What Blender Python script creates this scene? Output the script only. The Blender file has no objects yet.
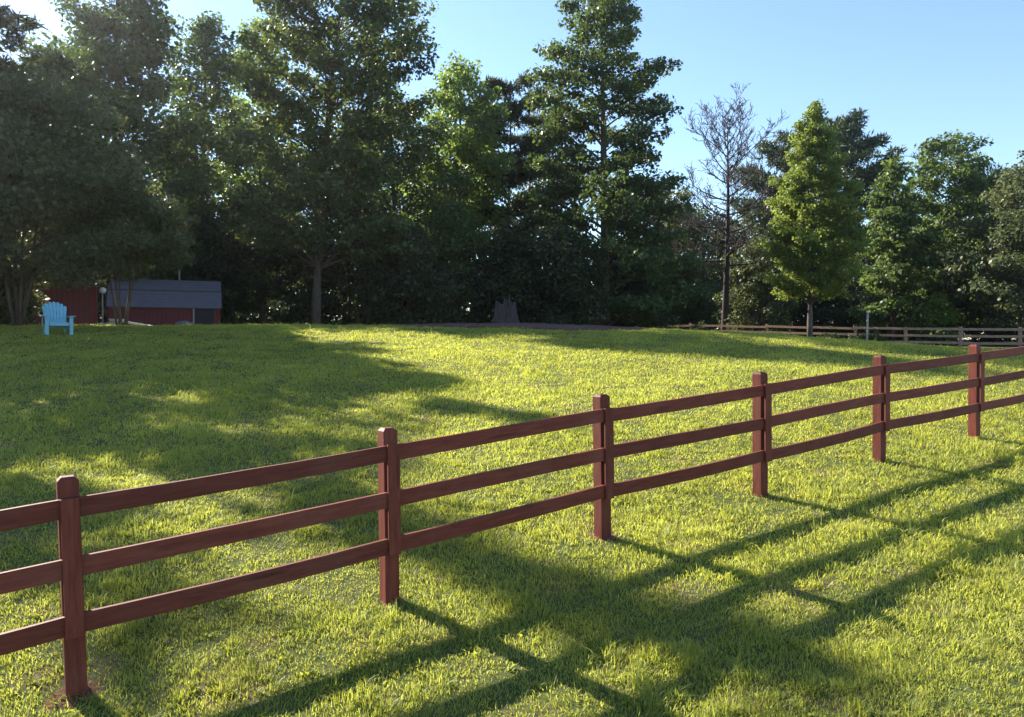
import bpy, bmesh, math, random
import numpy as np
from mathutils import Vector, Matrix

random.seed(7)
RNG = np.random.default_rng(11)
S = bpy.context.scene
COL = S.collection
F = 770.0            # focal length in pixels of a 1024 px wide frame
EYE = 2.71           # eye height above the ground below the camera
SUN_AZ = math.radians(-50.5)   # left of straight ahead (+Y)
SUN_EL = math.radians(31.5)

# ------------------------------------------------------------------ terrain
def sstep(a, b, x):
    t = np.clip((x - a) / (b - a), 0, 1)
    return t * t * (3 - 2 * t)

def _hash(i, j, seed):
    n = (i * 374761393 + j * 668265263 + seed * 1442695041) & 0xFFFFFFFF
    n = ((n ^ (n >> 13)) * 1274126177) & 0xFFFFFFFF
    return ((n ^ (n >> 16)) & 0xFFFF) / 65535.0

def vnoise(x, y, scale, seed=0):
    x = np.asarray(x, float) / scale; y = np.asarray(y, float) / scale
    i = np.floor(x).astype(np.int64); j = np.floor(y).astype(np.int64)
    fx = x - i; fy = y - j
    fx = fx * fx * (3 - 2 * fx); fy = fy * fy * (3 - 2 * fy)
    a = _hash(i, j, seed); b = _hash(i + 1, j, seed); c = _hash(i, j + 1, seed); d = _hash(i + 1, j + 1, seed)
    return (a * (1 - fx) + b * fx) * (1 - fy) + (c * (1 - fx) + d * fx) * fy

def ground_z(X, Y):
    X = np.asarray(X, float); Y = np.asarray(Y, float)
    P = 0.1325 * np.clip(Y, -4, 60)
    LL = EYE + 0.68 - 0.015 * np.clip(Y - 27, 0, 60) - 0.14 * sstep(0, 5, X)
    LR = EYE - 0.80 + 0.016 * (np.clip(Y, 0, 110) - 10) + np.clip(0.03 * (26 - X), 0, 0.45)
    s = sstep(4, 15, X)
    L = LL * (1 - s) + LR * s
    k = 0.32
    h = np.clip(0.5 + 0.5 * (L - P) / k, 0, 1)
    z = L * (1 - h) + P * h - k * h * (1 - h)
    z = z + 0.05 * (vnoise(X, Y, 3.1, 5) - 0.5) + 0.02 * (vnoise(X, Y, 0.9, 6) - 0.5)
    return z

def gz(x, y): return float(ground_z(x, y))
def ux(u, Y): return (u - 512.0) / F * Y            # picture column at depth Y -> world x
def vz(v, Y): return EYE + (345.0 - v) / F * Y      # picture row at depth Y -> world z

# ------------------------------------------------------------------ object helpers
def tag(o, label=None, cat=None, group=None, kind=None):
    if label: o['label'] = label
    if cat: o['category'] = cat
    if group: o['group'] = group
    if kind: o['kind'] = kind
    return o

def empty(name, loc, rz=0.0):
    o = bpy.data.objects.new(name, None); COL.objects.link(o)
    o.empty_display_size = 0.2
    o.location = loc; o.rotation_euler = (0, 0, rz)
    return o

def thing(name, loc, label, cat, group=None, rz=0.0):
    return tag(empty(name, loc, rz), label, cat, group)

def mesh_np(name, co, loops, starts, mat, parent=None, attrs=None, smooth=False):
    me = bpy.data.meshes.new(name)
    co = np.ascontiguousarray(co, np.float32); loops = np.ascontiguousarray(loops, np.int32)
    starts = np.ascontiguousarray(starts, np.int32)
    me.vertices.add(len(co)); me.vertices.foreach_set('co', co.ravel())
    me.loops.add(len(loops)); me.loops.foreach_set('vertex_index', loops)
    me.polygons.add(len(starts)); me.polygons.foreach_set('loop_start', starts)
    if smooth: me.polygons.foreach_set('use_smooth', np.ones(len(starts), bool))
    me.update(calc_edges=True)
    for k, (dom, arr) in (attrs or {}).items():
        a = me.attributes.new(k, 'FLOAT', dom); a.data.foreach_set('value', np.ascontiguousarray(arr, np.float32))
    me.materials.append(mat)
    o = bpy.data.objects.new(name, me); COL.objects.link(o)
    if parent: o.parent = parent
    return o

class MB:
    """collects boxes, tubes and faces into one mesh object"""
    def __init__(s): s.v = []; s.f = []; s.sm = []
    def add(s, vs, fs, smooth=False):
        n = len(s.v); s.v += [tuple(p) for p in vs]; s.f += [tuple(i + n for i in f) for f in fs]; s.sm += [smooth] * len(fs)
    def box(s, c, d, M=None):
        x, y, z = d[0] / 2, d[1] / 2, d[2] / 2
        vs = [Vector((a * x, b * y, e * z)) for e in (-1, 1) for b in (-1, 1) for a in (-1, 1)]
        if M is not None: vs = [M @ p for p in vs]
        c = Vector(c)
        s.add([p + c for p in vs], [(0, 2, 3, 1), (4, 5, 7, 6), (0, 1, 5, 4), (1, 3, 7, 5), (3, 2, 6, 7), (2, 0, 4, 6)])
    def tube(s, pts, rad, n=6, cap=True):
        pts = [Vector(p) for p in pts]; m = len(pts); vs = []; fs = []
        ref = Vector((0.31, 0.83, 0.46))
        for i, p in enumerate(pts):
            t = (pts[min(i + 1, m - 1)] - pts[max(i - 1, 0)])
            if t.length < 1e-9: t = Vector((0, 0, 1))
            t.normalize()
            a = t.cross(ref)
            if a.length < 1e-3: a = t.cross(Vector((1, 0, 0)))
            a.normalize(); b = t.cross(a)
            for k in range(n):
                w = 2 * math.pi * k / n
                vs.append(p + (a * math.cos(w) + b * math.sin(w)) * rad[i])
        for i in range(m - 1):
            for k in range(n):
                q = (k + 1) % n
                fs.append((i * n + k, i * n + q, (i + 1) * n + q, (i + 1) * n + k))
        if cap:
            fs.append(tuple(range(n))[::-1]); fs.append(tuple((m - 1) * n + k for k in range(n)))
        s.add(vs, fs, True)
    def prism(s, outline, depth_vec):
        n = len(outline); d = Vector(depth_vec)
        vs = [Vector(p) for p in outline] + [Vector(p) + d for p in outline]
        fs = [tuple(range(n)), tuple(range(2 * n - 1, n - 1, -1))]
        fs += [(i, i + n, (i + 1) % n + n, (i + 1) % n) for i in range(n)]
        s.add(vs, fs)
    def build(s, name, mat, parent=None, bevel=0.0):
        me = bpy.data.meshes.new(name); me.from_pydata(s.v, [], s.f); me.materials.append(mat)
        me.polygons.foreach_set('use_smooth', s.sm)
        bm = bmesh.new(); bm.from_mesh(me)
        bmesh.ops.recalc_face_normals(bm, faces=bm.faces)
        if bevel > 0:
            bmesh.ops.bevel(bm, geom=[e for e in bm.edges if e.is_manifold and e.calc_face_angle(0) > 0.4], offset=bevel, segments=2, profile=0.6, affect='EDGES')
        bm.to_mesh(me); bm.free(); me.update()
        o = bpy.data.objects.new(name, me); COL.objects.link(o)
        if parent: o.parent = parent
        return o

# ------------------------------------------------------------------ materials
def new_mat(name):
    m = bpy.data.materials.new(name); m.use_nodes = True
    nt = m.node_tree; nt.nodes.clear()
    return m, nt, nt.nodes.new, nt.links.new

def leaf_mat(name, dark, light, trans, tmix=0.4, rough=0.5, spec=0.26):
    m, nt, N, L = new_mat(name)
    out = N('ShaderNodeOutputMaterial'); mix = N('ShaderNodeMixShader'); p = N('ShaderNodeBsdfPrincipled'); t = N('ShaderNodeBsdfTranslucent')
    at = N('ShaderNodeAttribute'); at.attribute_name = 'tint'
    r = N('ShaderNodeMix'); r.data_type = 'RGBA'; r.inputs[6].default_value = (*dark, 1); r.inputs[7].default_value = (*light, 1)
    L(at.outputs['Fac'], r.inputs[0]); L(r.outputs[2], p.inputs['Base Color'])
    r2 = N('ShaderNodeMix'); r2.data_type = 'RGBA'; r2.blend_type = 'MULTIPLY'; r2.inputs[0].default_value = 1
    g = N('ShaderNodeMapRange'); g.inputs['To Min'].default_value = 0.75; g.inputs['To Max'].default_value = 1.25
    L(at.outputs['Fac'], g.inputs['Value'])
    r2.inputs[6].default_value = (*trans, 1); L(g.outputs[0], r2.inputs[7]); L(r2.outputs[2], t.inputs['Color'])
    p.inputs['Roughness'].default_value = rough; p.inputs['Specular IOR Level'].default_value = spec
    mix.inputs[0].default_value = tmix
    L(p.outputs[0], mix.inputs[1]); L(t.outputs[0], mix.inputs[2]); L(mix.outputs[0], out.inputs[0])
    return m

def noise_mat(name, c1, c2, scale=4.0, rough=0.8, bump=0.3, stretch=(1, 1, 1), spec=0.3, c3=None, detail=6, dist=0.02):
    m, nt, N, L = new_mat(name)
    out = N('ShaderNodeOutputMaterial'); p = N('ShaderNodeBsdfPrincipled')
    tc = N('ShaderNodeTexCoord'); mp = N('ShaderNodeMapping'); mp.inputs['Scale'].default_value = stretch
    n = N('ShaderNodeTexNoise'); n.inputs['Scale'].default_value = scale; n.inputs['Detail'].default_value = detail; n.inputs['Roughness'].default_value = 0.65
    cr = N('ShaderNodeValToRGB'); cr.color_ramp.elements[0].position = 0.3; cr.color_ramp.elements[1].position = 0.7
    cr.color_ramp.elements[0].color = (*c1, 1); cr.color_ramp.elements[1].color = (*c2, 1)
    L(tc.outputs['Object'], mp.inputs[0]); L(mp.outputs[0], n.inputs['Vector']); L(n.outputs['Fac'], cr.inputs[0])
    col = cr.outputs[0]
    if c3:
        n2 = N('ShaderNodeTexNoise'); n2.inputs['Scale'].default_value = scale * 0.23; n2.inputs['Detail'].default_value = 3
        L(tc.outputs['Object'], n2.inputs['Vector'])
        mr = N('ShaderNodeMapRange'); mr.inputs['From Min'].default_value = 0.52; mr.inputs['From Max'].default_value = 0.68
        L(n2.outputs['Fac'], mr.inputs['Value'])
        mx = N('ShaderNodeMix'); mx.data_type = 'RGBA'; mx.inputs[7].default_value = (*c3, 1)
        L(mr.outputs[0], mx.inputs[0]); L(col, mx.inputs[6]); col = mx.outputs[2]
    L(col, p.inputs['Base Color'])
    p.inputs['Roughness'].default_value = rough; p.inputs['Specular IOR Level'].default_value = spec
    b = N('ShaderNodeBump'); b.inputs['Strength'].default_value = bump; b.inputs['Distance'].default_value = dist
    L(n.outputs['Fac'], b.inputs['Height']); L(b.outputs[0], p.inputs['Normal'])
    L(p.outputs[0], out.inputs[0])
    return m

def board_mat(name, c1, c2, board=0.2, axis=0, rough=0.7, seam=0.35):
    """painted boards: colour noise plus dark seams every `board` metres along an object axis"""
    m, nt, N, L = new_mat(name)
    out = N('ShaderNodeOutputMaterial'); p = N('ShaderNodeBsdfPrincipled'); tc = N('ShaderNodeTexCoord')
    sp = N('ShaderNodeSeparateXYZ'); L(tc.outputs['Object'], sp.inputs[0])
    d = N('ShaderNodeMath'); d.operation = 'DIVIDE'; d.inputs[1].default_value = board; L(sp.outputs[axis], d.inputs[0])
    fr = N('ShaderNodeMath'); fr.operation = 'FRACT'; L(d.outputs[0], fr.inputs[0])
    lt = N('ShaderNodeMath'); lt.operation = 'GREATER_THAN'; lt.inputs[1].default_value = 0.1; L(fr.outputs[0], lt.inputs[0])
    n = N('ShaderNodeTexNoise'); n.inputs['Scale'].default_value = 3; n.inputs['Detail'].default_value = 6; L(tc.outputs['Object'], n.inputs['Vector'])
    mx = N('ShaderNodeMix'); mx.data_type = 'RGBA'; mx.inputs[6].default_value = (*c1, 1); mx.inputs[7].default_value = (*c2, 1); L(n.outputs['Fac'], mx.inputs[0])
    m2 = N('ShaderNodeMix'); m2.data_type = 'RGBA'; m2.inputs[6].default_value = tuple(c * seam for c in c1) + (1,)
    L(lt.outputs[0], m2.inputs[0]); L(mx.outputs[2], m2.inputs[7]); L(m2.outputs[2], p.inputs['Base Color'])
    b = N('ShaderNodeBump'); b.inputs['Distance'].default_value = 0.02; b.inputs['Strength'].default_value = 0.5
    L(lt.outputs[0], b.inputs['Height']); L(b.outputs[0], p.inputs['Normal'])
    p.inputs['Roughness'].default_value = rough; L(p.outputs[0], out.inputs[0])
    return m

M = {}
M['grass'] = leaf_mat('grass blades', (0.115, 0.165, 0.030), (0.44, 0.41, 0.10), (0.63, 0.655, 0.088), 0.48, 0.5, 0.3)
M['oak'] = leaf_mat('oak leaf', (0.030, 0.052, 0.016), (0.075, 0.115, 0.035), (0.20, 0.27, 0.05), 0.24)
M['broad'] = leaf_mat('broad leaf', (0.028, 0.056, 0.018), (0.070, 0.12, 0.036), (0.20, 0.30, 0.05), 0.24)
M['poplar'] = leaf_mat('poplar leaf', (0.024, 0.046, 0.016), (0.066, 0.108, 0.034), (0.19, 0.27, 0.05), 0.24)
M['bright'] = leaf_mat('bright leaf', (0.050, 0.090, 0.020), (0.11, 0.17, 0.042), (0.30, 0.42, 0.07), 0.42)
M['mid'] = leaf_mat('mid green leaf', (0.035, 0.062, 0.018), (0.090, 0.130, 0.040), (0.20, 0.29, 0.055), 0.32)
M['maple'] = leaf_mat('maple leaf', (0.055, 0.088, 0.018), (0.125, 0.165, 0.036), (0.32, 0.40, 0.06), 0.42)
M['olive'] = leaf_mat('olive leaf', (0.045, 0.062, 0.030), (0.10, 0.12, 0.055), (0.22, 0.25, 0.07), 0.24)
M['dark'] = leaf_mat('shade darkened leaf', (0.015, 0.026, 0.013), (0.040, 0.062, 0.026), (0.10, 0.15, 0.035), 0.24)  # leaf colour darkened to stand in for deep woodland shade
M['pine'] = leaf_mat('pine needle', (0.020, 0.036, 0.018), (0.050, 0.075, 0.030), (0.09, 0.13, 0.03), 0.2)
M['bark'] = noise_mat('bark', (0.035, 0.026, 0.020), (0.13, 0.10, 0.08), 5, 0.9, 0.8, (3, 3, 0.6))
M['barkgrey'] = noise_mat('grey bark', (0.045, 0.038, 0.034), (0.13, 0.11, 0.10), 5, 0.9, 0.8, (3, 3, 0.6))
M['deadwood'] = noise_mat('dead wood', (0.018, 0.013, 0.013), (0.055, 0.040, 0.038), 4, 0.9, 0.6, (3, 3, 0.5))
M['stump'] = noise_mat('stump bark', (0.022, 0.017, 0.018), (0.075, 0.058, 0.06), 6, 0.95, 1.0, (3, 3, 0.7))
def fence_mat(name, stretch):
    m, nt, N, L = new_mat(name)
    out = N('ShaderNodeOutputMaterial'); p = N('ShaderNodeBsdfPrincipled'); tc = N('ShaderNodeTexCoord'); oi = N('ShaderNodeObjectInfo')
    off = N('ShaderNodeVectorMath'); off.operation = 'ADD'; L(tc.outputs['Object'], off.inputs[0])
    sc = N('ShaderNodeMath'); sc.operation = 'MULTIPLY'; sc.inputs[1].default_value = 37; L(oi.outputs['Random'], sc.inputs[0]); L(sc.outputs[0], off.inputs[1])
    mp = N('ShaderNodeMapping'); mp.inputs['Scale'].default_value = stretch; L(off.outputs[0], mp.inputs[0])
    g = N('ShaderNodeTexNoise'); g.inputs['Scale'].default_value = 5; g.inputs['Detail'].default_value = 8; g.inputs['Roughness'].default_value = 0.7; g.inputs['Distortion'].default_value = 0.4; L(mp.outputs[0], g.inputs['Vector'])
    cr = N('ShaderNodeValToRGB'); e = cr.color_ramp.elements; e[0].position = .34; e[1].position = .66
    e[0].color = (0.100, 0.021, 0.014, 1); e[1].color = (0.182, 0.046, 0.029, 1); L(g.outputs['Fac'], cr.inputs[0])
    b2 = N('ShaderNodeTexNoise'); b2.inputs['Scale'].default_value = 2.2; b2.inputs['Detail'].default_value = 5; L(off.outputs[0], b2.inputs['Vector'])
    mr = N('ShaderNodeMapRange'); mr.inputs['From Min'].default_value = .5; mr.inputs['From Max'].default_value = .75; mr.inputs['To Max'].default_value = .35; L(b2.outputs['Fac'], mr.inputs['Value'])
    mx = N('ShaderNodeMix'); mx.data_type = 'RGBA'; mx.inputs[7].default_value = (0.19, 0.085, 0.062, 1); L(mr.outputs[0], mx.inputs[0]); L(cr.outputs[0], mx.inputs[6])
    mv = N('ShaderNodeMapRange'); mv.inputs['To Min'].default_value = .82; mv.inputs['To Max'].default_value = 1.15; L(oi.outputs['Random'], mv.inputs['Value'])
    ml = N('ShaderNodeMix'); ml.data_type = 'RGBA'; ml.blend_type = 'MULTIPLY'; ml.inputs[0].default_value = 1; L(mx.outputs[2], ml.inputs[6]); L(mv.outputs[0], ml.inputs[7])
    kv = N('ShaderNodeTexVoronoi'); kv.inputs['Scale'].default_value = 1.0; L(mp.outputs[0], kv.inputs['Vector'])
    kr = N('ShaderNodeMapRange'); kr.inputs['From Min'].default_value = .07; kr.inputs['From Max'].default_value = .13; kr.inputs['To Min'].default_value = .6; kr.inputs['To Max'].default_value = 1; L(kv.outputs['Distance'], kr.inputs['Value'])
    mk = N('ShaderNodeMix'); mk.data_type = 'RGBA'; mk.blend_type = 'MULTIPLY'; mk.inputs[0].default_value = 1; L(ml.outputs[2], mk.inputs[6]); L(kr.outputs[0], mk.inputs[7])
    L(mk.outputs[2], p.inputs['Base Color']); p.inputs['Roughness'].default_value = .62; p.inputs['Specular IOR Level'].default_value = .2
    bp = N('ShaderNodeBump'); bp.inputs['Strength'].default_value = .6; bp.inputs['Distance'].default_value = .004; L(g.outputs['Fac'], bp.inputs['Height']); L(bp.outputs[0], p.inputs['Normal'])
    L(p.outputs[0], out.inputs[0]); return m
M['fence'] = fence_mat('brown stained upright wood', (7, 7, .7))
M['fencerail'] = fence_mat('brown stained rail wood', (.7, 7, 7))
M['farfence'] = noise_mat('weathered fence wood', (0.27, 0.16, 0.105), (0.45, 0.30, 0.22), 5, 0.85, 0.4, (1, 1, 1), 0.2)
M['soil'] = noise_mat('lawn soil', (0.042, 0.055, 0.017), (0.10, 0.11, 0.036), 9, 0.95, 0.6, (1, 1, 1), 0.1, (0.14, 0.10, 0.055), 8)
M['dirt'] = noise_mat('red clay dirt', (0.09, 0.04, 0.026), (0.21, 0.105, 0.065), 30, 0.95, 0.9, (1, 1, 1), 0.1, None, 8, 0.02)
M['mulch'] = noise_mat('mulch', (0.045, 0.024, 0.020), (0.20, 0.11, 0.09), 14, 0.95, 1.0, (1, 1, 1), 0.1, (0.10, 0.055, 0.05), 9, 0.05)
M['red'] = board_mat('barn red boards', (0.10, 0.010, 0.012), (0.16, 0.019, 0.022), 0.2, 0)
M['trim'] = noise_mat('dark red trim', (0.14, 0.016, 0.018), (0.19, 0.022, 0.024), 4, 0.7, 0.1)
M['roof'] = board_mat('grey shingles', (0.10, 0.095, 0.12), (0.17, 0.16, 0.195), 0.14, 2, 0.75, 0.6)
M['darkroof'] = noise_mat('dark roofing', (0.05, 0.045, 0.045), (0.09, 0.08, 0.08), 6, 0.9, 0.3)
M['white'] = noise_mat('white paint', (0.62, 0.60, 0.58), (0.80, 0.78, 0.76), 5, 0.6, 0.1)
M['greywood'] = noise_mat('grey wood', (0.24, 0.22, 0.205), (0.44, 0.42, 0.40), 7, 0.85, 0.4, (2, 2, 0.5))
M['blue'] = noise_mat('turquoise plastic', (0.10, 0.32, 0.44), (0.17, 0.42, 0.55), 6, 0.45, 0.05, (1, 1, 1), 0.4)
M['pane'] = noise_mat('dark pane', (0.02, 0.02, 0.022), (0.035, 0.033, 0.035), 2, 0.6, 0.0, (1, 1, 1), 0.2)
M['tarp'] = noise_mat('blue grey tarp', (0.10, 0.14, 0.20), (0.16, 0.2, 0.28), 5, 0.6, 0.4)
M['stone'] = noise_mat('pale stone', (0.45, 0.43, 0.40), (0.68, 0.66, 0.62), 8, 0.85, 0.5)

# ------------------------------------------------------------------ ground
def axis(segs):
    out = []
    for a, b, n in segs: out += list(np.linspace(a, b, n, endpoint=False))
    return np.array(out + [segs[-1][1]])
gx = axis([(-1500, -120, 24), (-120, -34, 40), (-34, 34, 240), (34, 120, 40), (120, 1500, 24)])
gy = axis([(-400, -8, 20), (-8, 48, 230), (48, 130, 60), (130, 2500, 30)])
XX, YY = np.meshgrid(gx, gy)
ZZ = ground_z(XX, YY)
co = np.stack([XX.ravel(), YY.ravel(), ZZ.ravel()], 1)
nx, ny = len(gx), len(gy)
ii, jj = np.meshgrid(np.arange(nx - 1), np.arange(ny - 1)); b0 = (jj * nx + ii).ravel()
loops = np.stack([b0, b0 + 1, b0 + nx + 1, b0 + nx], 1).ravel()
lawn = mesh_np('ground', co, loops, np.arange(len(b0)) * 4, M['soil'], None, None, True)
tag(lawn, 'gently rising lawn soil under the grass, climbing to a crest', 'ground', None, 'structure')

def bed_mask(X, Y):
    """mulch bed around the stump: a long blob on the crest"""
    a = math.radians(-14)
    x = (X - 0.1) * math.cos(a) + (Y - 26.6) * math.sin(a); y = -(X - 0.1) * math.sin(a) + (Y - 26.6) * math.cos(a)
    r = (x / 4.6) ** 2 + (y / 2.2) ** 2 + 0.25 * (vnoise(X, Y, 1.1, 21) - 0.5)
    return r
bx_ = np.linspace(-7, 8, 110); by_ = np.linspace(22, 32, 90)
BX, BY = np.meshgrid(bx_, by_)
BR = bed_mask(BX, BY)
BZ = ground_z(BX, BY) + 0.012 + 0.06 * np.clip(1 - BR, 0, 1) ** 0.5 + 0.05 * vnoise(BX, BY, 0.25, 9) * (BR < 0.9)
bco = np.stack([BX.ravel(), BY.ravel(), BZ.ravel()], 1)
n_ = len(bx_); ii, jj = np.meshgrid(np.arange(n_ - 1), np.arange(len(by_) - 1)); q0 = (jj * n_ + ii).ravel()
keep = BR.ravel()[q0] < 1.0
q0 = q0[keep]
bed = mesh_np('mulch_bed', bco, np.stack([q0, q0 + 1, q0 + n_ + 1, q0 + n_], 1).ravel(), np.arange(len(q0)) * 4, M['mulch'], None, None, True)
tag(bed, 'brown mulch bed around the splintered stump at the lawn crest', 'ground', None, 'structure')

# ------------------------------------------------------------------ near fence
def ground_at_pixel(u, v):
    lo, hi = 1.0, 45.0
    ys = np.linspace(2.5, 45, 3000)
    d = vz(v, ys) - ground_z(ux(u, ys), ys)
    k = int(np.argmax(d < 0))
    return float(ux(u, ys[k])), float(ys[k])
PIX = [(73, 697), (389, 602), (603, 538), (761, 496), (880, 461), (975, 438)]
POSTS = [ground_at_pixel(*p) for p in PIX]
def ext(a, b): return (2 * a[0] - b[0], 2 * a[1] - b[1])
POSTS = [ext(POSTS[0], POSTS[1])] + POSTS + [ext(POSTS[-1], POSTS[-2])]
POSTS = POSTS + [ext(POSTS[-1], POSTS[-2])]
POST_H, POST_W = 1.32, 0.114
RAIL_TOPS = (1.195, 0.848, 0.502); RAIL_H, RAIL_T = 0.118, 0.032
fence = thing('board_fence', (0, 0, 0), 'reddish brown stained board fence with three rails crossing the near lawn', 'fence')
fdir = Vector((POSTS[-1][0] - POSTS[0][0], POSTS[-1][1] - POSTS[0][1], 0)).normalized()
fnorm = Vector((fdir.y, -fdir.x, 0))       # towards the camera
fang = math.atan2(fdir.y, fdir.x)
RZ = Matrix.Rotation(fang, 3, 'Z')
rr = random.Random(3)
BASES = [Vector((x, y, gz(x, y))) for x, y in POSTS]
for i, b in enumerate(BASES):
    tilt = [0, -0.028, -0.012, -0.016, -0.012, -0.008, -0.010, 0, 0][i]     # each post leans a little on its own
    hh = POST_H + rr.uniform(-0.012, 0.012)
    m = MB(); w = POST_W / 2; c = 0.022
    ring = lambda z, q: [(-q, -q, z), (q, -q, z), (q, q, z), (-q, q, z)]
    vs = ring(-0.35, w) + ring(hh - c, w) + ring(hh, w - c)
    fs = [(3, 2, 1, 0), (8, 9, 10, 11)] + [(k + r * 4, (k + 1) % 4 + r * 4, (k + 1) % 4 + 4 + r * 4, k + 4 + r * 4) for r in (0, 1) for k in range(4)]
    m.add(vs, fs)
    o = m.build('post', M['fence'], fence, 0.004)
    o.location = b; o.rotation_euler = (0, tilt, fang)
    # facing board over the rail joints
    m = MB(); z0, z1 = RAIL_TOPS[2] - RAIL_H - 0.01, RAIL_TOPS[0] + 0.006
    m.box((0, -(POST_W / 2 + RAIL_T + 0.003 + 0.011), (z0 + z1) / 2), (0.098, 0.022, z1 - z0))
    fb = m.build('facing_board', M['fence'], o, 0.003)
for i in range(len(BASES) - 1):
    a, b = BASES[i], BASES[i + 1]
    for k, zt in enumerate(RAIL_TOPS):
        p0 = a + fnorm * (POST_W / 2 + 0.0025 + RAIL_T / 2) + Vector((0, 0, zt - RAIL_H / 2 + rr.uniform(-.008, .008)))
        p1 = b + fnorm * (POST_W / 2 + 0.0025 + RAIL_T / 2) + Vector((0, 0, zt - RAIL_H / 2 + rr.uniform(-.008, .008)))
        sag = rr.uniform(-0.006, 0.008) + (0.012 if k == 2 else 0); bow = rr.uniform(-0.006, 0.006)
        d = (p1 - p0); n = 8; L_ = d.length
        roll = rr.uniform(-.02, .02); tw = rr.uniform(-.02, .02)
        m = MB(); vs = []
        for s_ in range(n + 1):
            f = s_ / n; x = 0.0015 + f * (L_ - 0.003)
            y = -bow * 4 * f * (1 - f); z = -sag * 4 * f * (1 - f) + rr.uniform(-.0012, .0012); ww = RAIL_H * rr.uniform(.985, 1.01)
            th = roll + tw * f
            for (sy_, sz_) in ((-1, -1), (1, -1), (1, 1), (-1, 1)):
                yy_, zz_ = sy_ * RAIL_T / 2, sz_ * ww / 2
                vs.append((x, y + yy_ * math.cos(th) - zz_ * math.sin(th), z + yy_ * math.sin(th) + zz_ * math.cos(th)))
        fs = [(s_ * 4 + k2, s_ * 4 + (k2 + 1) % 4, s_ * 4 + 4 + (k2 + 1) % 4, s_ * 4 + 4 + k2) for s_ in range(n) for k2 in range(4)]
        fs += [(3, 2, 1, 0), (n * 4, n * 4 + 1, n * 4 + 2, n * 4 + 3)]
        m.add(vs, fs)
        o = m.build('rail', M['fencerail'], fence, 0.003); o.location = p0
        o.rotation_euler = (0, -math.atan2(d.z, math.hypot(d.x, d.y)), math.atan2(d.y, d.x))
# bare clay at the post feet
for i, b in enumerate(BASES[1:7]):
    m = MB(); n = 22; rings = 6; R = [0.15, 0.09, 0.13, 0.07, 0.05, 0.05][i]
    vs = []; fs = []
    for r_ in range(rings + 1):
        for k in range(n):
            w = 2 * math.pi * k / n
            rad = R * (r_ / rings) * (0.45 + 1.15 * float(vnoise(math.cos(w) * 2 + i * 7, math.sin(w) * 2, 0.45, 31)))
            x, y = b.x + rad * math.cos(w), b.y + rad * math.sin(w)
            vs.append((x, y, gz(x, y) + 0.012 * (1 - (r_ / rings) ** 2) + 0.016 * float(vnoise(x, y, 0.05, 33)) * (1 - r_ / rings) - 0.004 * (r_ == rings)))
    for r_ in range(rings):
        for k in range(n):
            q = (k + 1) % n
            fs.append((r_ * n + k, r_ * n + q, (r_ + 1) * n + q, (r_ + 1) * n + k))
    m.add(vs, fs, True)
    o = m.build('dirt_patch', M['dirt'])
    tag(o, 'bare reddish clay around a fence post foot', 'ground', 'dirt patches at the fence posts', 'structure')

# ------------------------------------------------------------------ far fence
ff = thing('rail_fence', (0, 0, 0), 'weathered grey brown three rail fence at the far edge of the lawn by the woods', 'fence')
FB = []
for k in range(-2, 10):
    Y = 45 + 2.14 * k; u = -298 + 1318 * 45 / Y; x = ux(u, Y)
    FB.append(Vector((x, Y, gz(x, Y))))
rf = random.Random(5)
d_ = (FB[-1] - FB[0]); fa = math.atan2(d_.y, d_.x)
nrm = Vector((math.sin(fa), -math.cos(fa), 0))
if nrm.y > 0: nrm = -nrm
for i, b in enumerate(FB):
    m = MB(); h = 1.32 + rf.uniform(-.03, .04)
    m.box((0, 0, h / 2 - 0.15), (0.17, 0.17, h + 0.3))
    o = m.build('post', M['farfence'], ff, 0.012); o.location = b; o.rotation_euler = (rf.uniform(-.02, .02), rf.uniform(-.02, .02), fa)
    if i < len(FB) - 1:
        for zt in (1.17, 0.76, 0.35):
            p0 = b + nrm * 0.12 + Vector((0, 0, zt + rf.uniform(-.03, .03))); p1 = FB[i + 1] + nrm * 0.12 + Vector((0, 0, zt + rf.uniform(-.03, .03)))
            d = p1 - p0; m = MB()
            m.box((d.length / 2, 0, 0), (d.length - 0.004, 0.05, 0.15))
            o = m.build('rail', M['farfence'], ff, 0.006); o.location = p0
            o.rotation_euler = (0, -math.atan2(d.z, math.hypot(d.x, d.y)), math.atan2(d.y, d.x))

# ------------------------------------------------------------------ adirondack chair
cy = 22.6; cx = ux(56, cy)
ch = thing('garden_chair', (cx, cy, gz(cx, cy) + 0.01), 'turquoise slatted garden chair with fan back standing on the shaded lawn', 'chair', None, math.radians(42))
ch.scale = (0.93, 0.93, 0.94)
def slat_fan():
    m = MB(); n = 7
    for k in range(n):
        a = (k - 3) * 0.075
        top = 0.80 - 0.015 * (k - 3) ** 2
        w0, w1 = 0.064, 0.094
        x0 = (k - 3) * 0.073; x1 = x0 + math.sin(a) * top * 0.55
        # plank from seat level rising and leaning back
        def P(x, t, yoff): return (x, -0.06 + 0.28 * t / 0.8 + yoff, 0.24 + t)
        out = [P(x0 - w0 / 2, 0, 0), P(x0 + w0 / 2, 0, 0), P(x1 + w1 / 2, top - 0.03, 0), P(x1 + w1 / 4, top, 0), P(x1 - w1 / 4, top, 0), P(x1 - w1 / 2, top - 0.03, 0)]
        m.prism(out, (0, 0.022, 0.008))
    return m
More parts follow.
